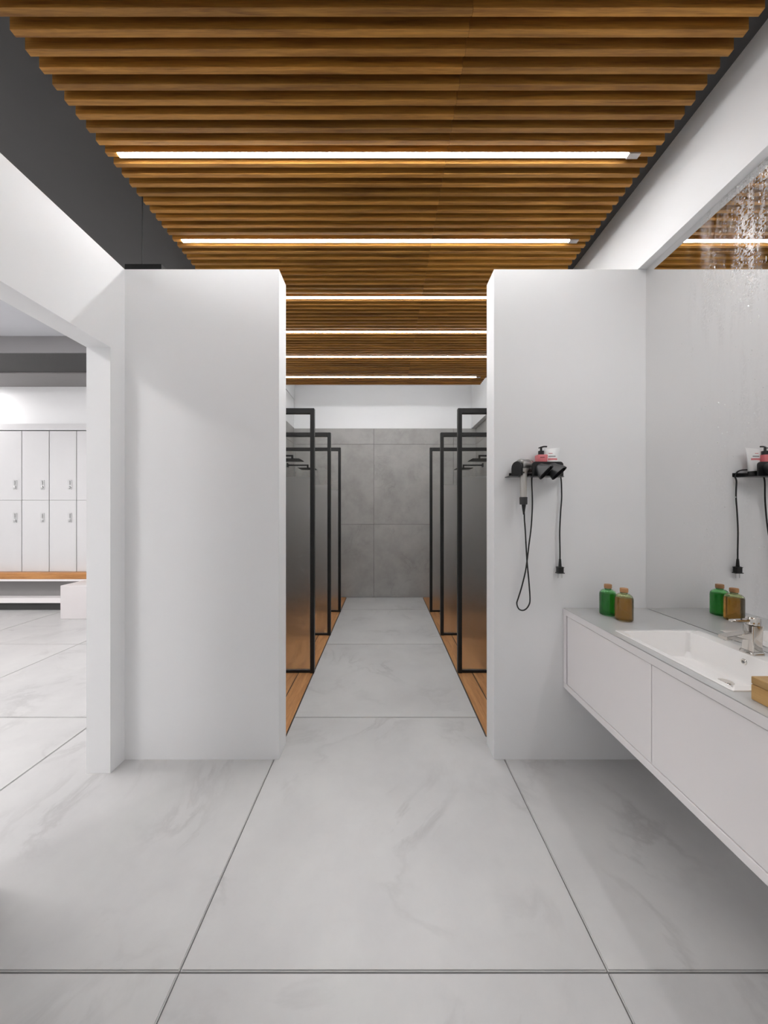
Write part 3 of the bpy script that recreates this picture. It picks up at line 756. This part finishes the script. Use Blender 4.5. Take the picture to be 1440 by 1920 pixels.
# ---------------------------------------------------------------- cable tray on top of the left front wall
tr = thing('cable_tray', (-1.29, 1.865, ZP), 'low black cable tray lying on top of the left front wall', 'cable tray')
box('tray', (236-720)*1.845/F, (305-720)*1.845/F, 1.835, 1.90, ZP+.0005, ZP+.054, BLACKM, tr, .001)
box('cable', (267-720)*1.86/F-.0018, (267-720)*1.86/F+.0018, 1.858, 1.862, ZP+.0545, ZC-.0005, DARKGAP, tr)

# ---------------------------------------------------------------- locker room
YLk = 4.60
px2x = lambda px, y=YLk: (px-720)*y/F
zt_l, zm, zb_l = PX(0, 807, YLk).z, PX(0, 938, YLk).z, PX(0, 1072, YLk).z
pitch = 51.4*YLk/F; xr0 = px2x(143.5)
labels = {0: 'white two tier locker column partly hidden by the white pier', -1: 'white two tier locker column, second from the pier', -2: 'white two tier locker column, third from the pier', -3: 'white two tier locker column cut by the left edge of the photo'}
labels = {1: 'white two tier locker column partly hidden by the white pier', 0: 'white two tier locker column nearest the pier with both locks in view', -1: 'white two tier locker column in the middle of the three with locks in view', -2: 'white two tier locker column at the left edge of the photo'}
for k in range(-4, 4):
    x1 = xr0+pitch*k; x0 = x1-pitch
    t = thing('locker', ((x0+x1)/2, YLk, zb_l), labels.get(k, {-4: 'white two tier locker column at the far left end of the bank', -3: 'white two tier locker column, second from the left end of the bank', 2: 'white two tier locker column behind the white pier, second from the right end', 3: 'white two tier locker column at the right end of the bank'}.get(k)), 'locker', 'locker columns in the changing room')
    box('body', x0+.0005, x1-.0005, YLk+.020, LY1-.0008, zb_l, zt_l, DARKGAP, t)
    for za, zb2, hp in ((zm+.0018, zt_l-.008, (900, 918)), (zb_l+.002, zm-.0018, (961.5, 979.5))):
        d = box('door', x0+.005, x1-.005, YLk, YLk+.0195, za, zb2, LOCK, t, .0015)
        hx = x1-(143.5-131.5)*YLk/F; z1 = PX(0, hp[0], YLk).z; z0 = PX(0, hp[1], YLk).z
        bm = bx(bmesh.new(), hx-.026, hx+.026, YLk-.006, YLk-.0003, z0, z1, .004, 2)
        bx(bm, hx-.004, hx+.006, YLk-.016, YLk-.0062, z0+.062, z1-.010, .002)
        lathe(bm, [(0, .016), (.014, .016), (.0185, .012), (.020, 0), (0, 0)], (hx, YLk-.0062, z0+.030), 20, (0, -1, 0))
        obj('lock', bm, STEEL, d)
lx0, lx1 = xr0-5*pitch, xr0+3*pitch
lx0 = xr0-5*pitch
sbox('trim_4', lx0, lx1, YLk-.004, LY1-.0008, zt_l+.003, PX(0, 794.5, YLk).z, LOCK)
YBe = 4.50
be = thing('bench', ((lx0+lx1)/2, 4.55, 0), 'long bench with an oak seat under the lockers', 'bench')
zb0, zb1 = PX(0, 1086, YBe).z, PX(0, 1072.4, YBe).z
box('seat', lx0, lx1, YBe, LY1-.001, zb0, min(zb1, zb_l-.001), BENCHW, be, .003)
box('frame', lx0, lx1, YBe+.006, LY1-.001, PX(0, 1090, YBe).z, zb0-.0004, PANELW, be)
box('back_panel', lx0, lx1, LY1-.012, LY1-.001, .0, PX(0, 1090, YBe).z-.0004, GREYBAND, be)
box('shoe_rack', lx0, lx1, YBe+.02, LY1-.013, PX(0, 1131.5, YBe).z, PX(0, 1122, YBe).z, PANELW, be, .001)
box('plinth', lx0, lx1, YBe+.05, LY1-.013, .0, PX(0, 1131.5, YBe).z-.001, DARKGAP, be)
yc = 4.155
cb = thing('seat_block', (-3.6, yc+.17, 0), 'low white cube seat standing in front of the locker bench', 'stool')
box('cube', (113-720)*yc/F, (113-720)*yc/F+.47, yc, yc+.335, .0005, PX(0, 1098, yc).z, CUBEW, cb, .004, 2)

def panel(x0, x1, y0, y1, z, lab):  # unseen lamps, added for this room's brightness and its spill through the opening
    t = thing('added_panel_light', ((x0+x1)/2, (y0+y1)/2, z-.02), lab, 'light', 'added panel lights of the changing room')
    box('diffuser', x0+.02, x1-.02, y0+.02, y1-.02, z-.022, z-.016, PAN_ADDEDM, t)
    bm = bmesh.new()
    bx(bm, x0, x1, y0, y0+.0195, z-.022, z-.0005); bx(bm, x0, x1, y1-.0195, y1, z-.022, z-.0005)
    bx(bm, x0, x0+.0195, y0+.0195, y1-.0195, z-.022, z-.0005); bx(bm, x1-.0195, x1, y0+.0195, y1-.0195, z-.022, z-.0005)
    obj('frame', bm, ALU, t)
for a, l in (((-3.4, -2.8, 1.4, 2.4), 'square white ceiling panel light of the changing room, nearest the opening, unseen, added'), ((-5.2, -4.6, 1.4, 2.4), 'square white ceiling panel light of the changing room, far left of the opening, unseen, added'), ((-3.4, -2.8, -1.0, 0), 'square white ceiling panel light of the changing room, nearest the wall behind the viewer, unseen, added')):
    panel(*a, ZH, l)
panel(-6.3, -5.2, 4.22, 4.42, ZC-.012, 'slim white ceiling panel light added out of view close above the lockers')
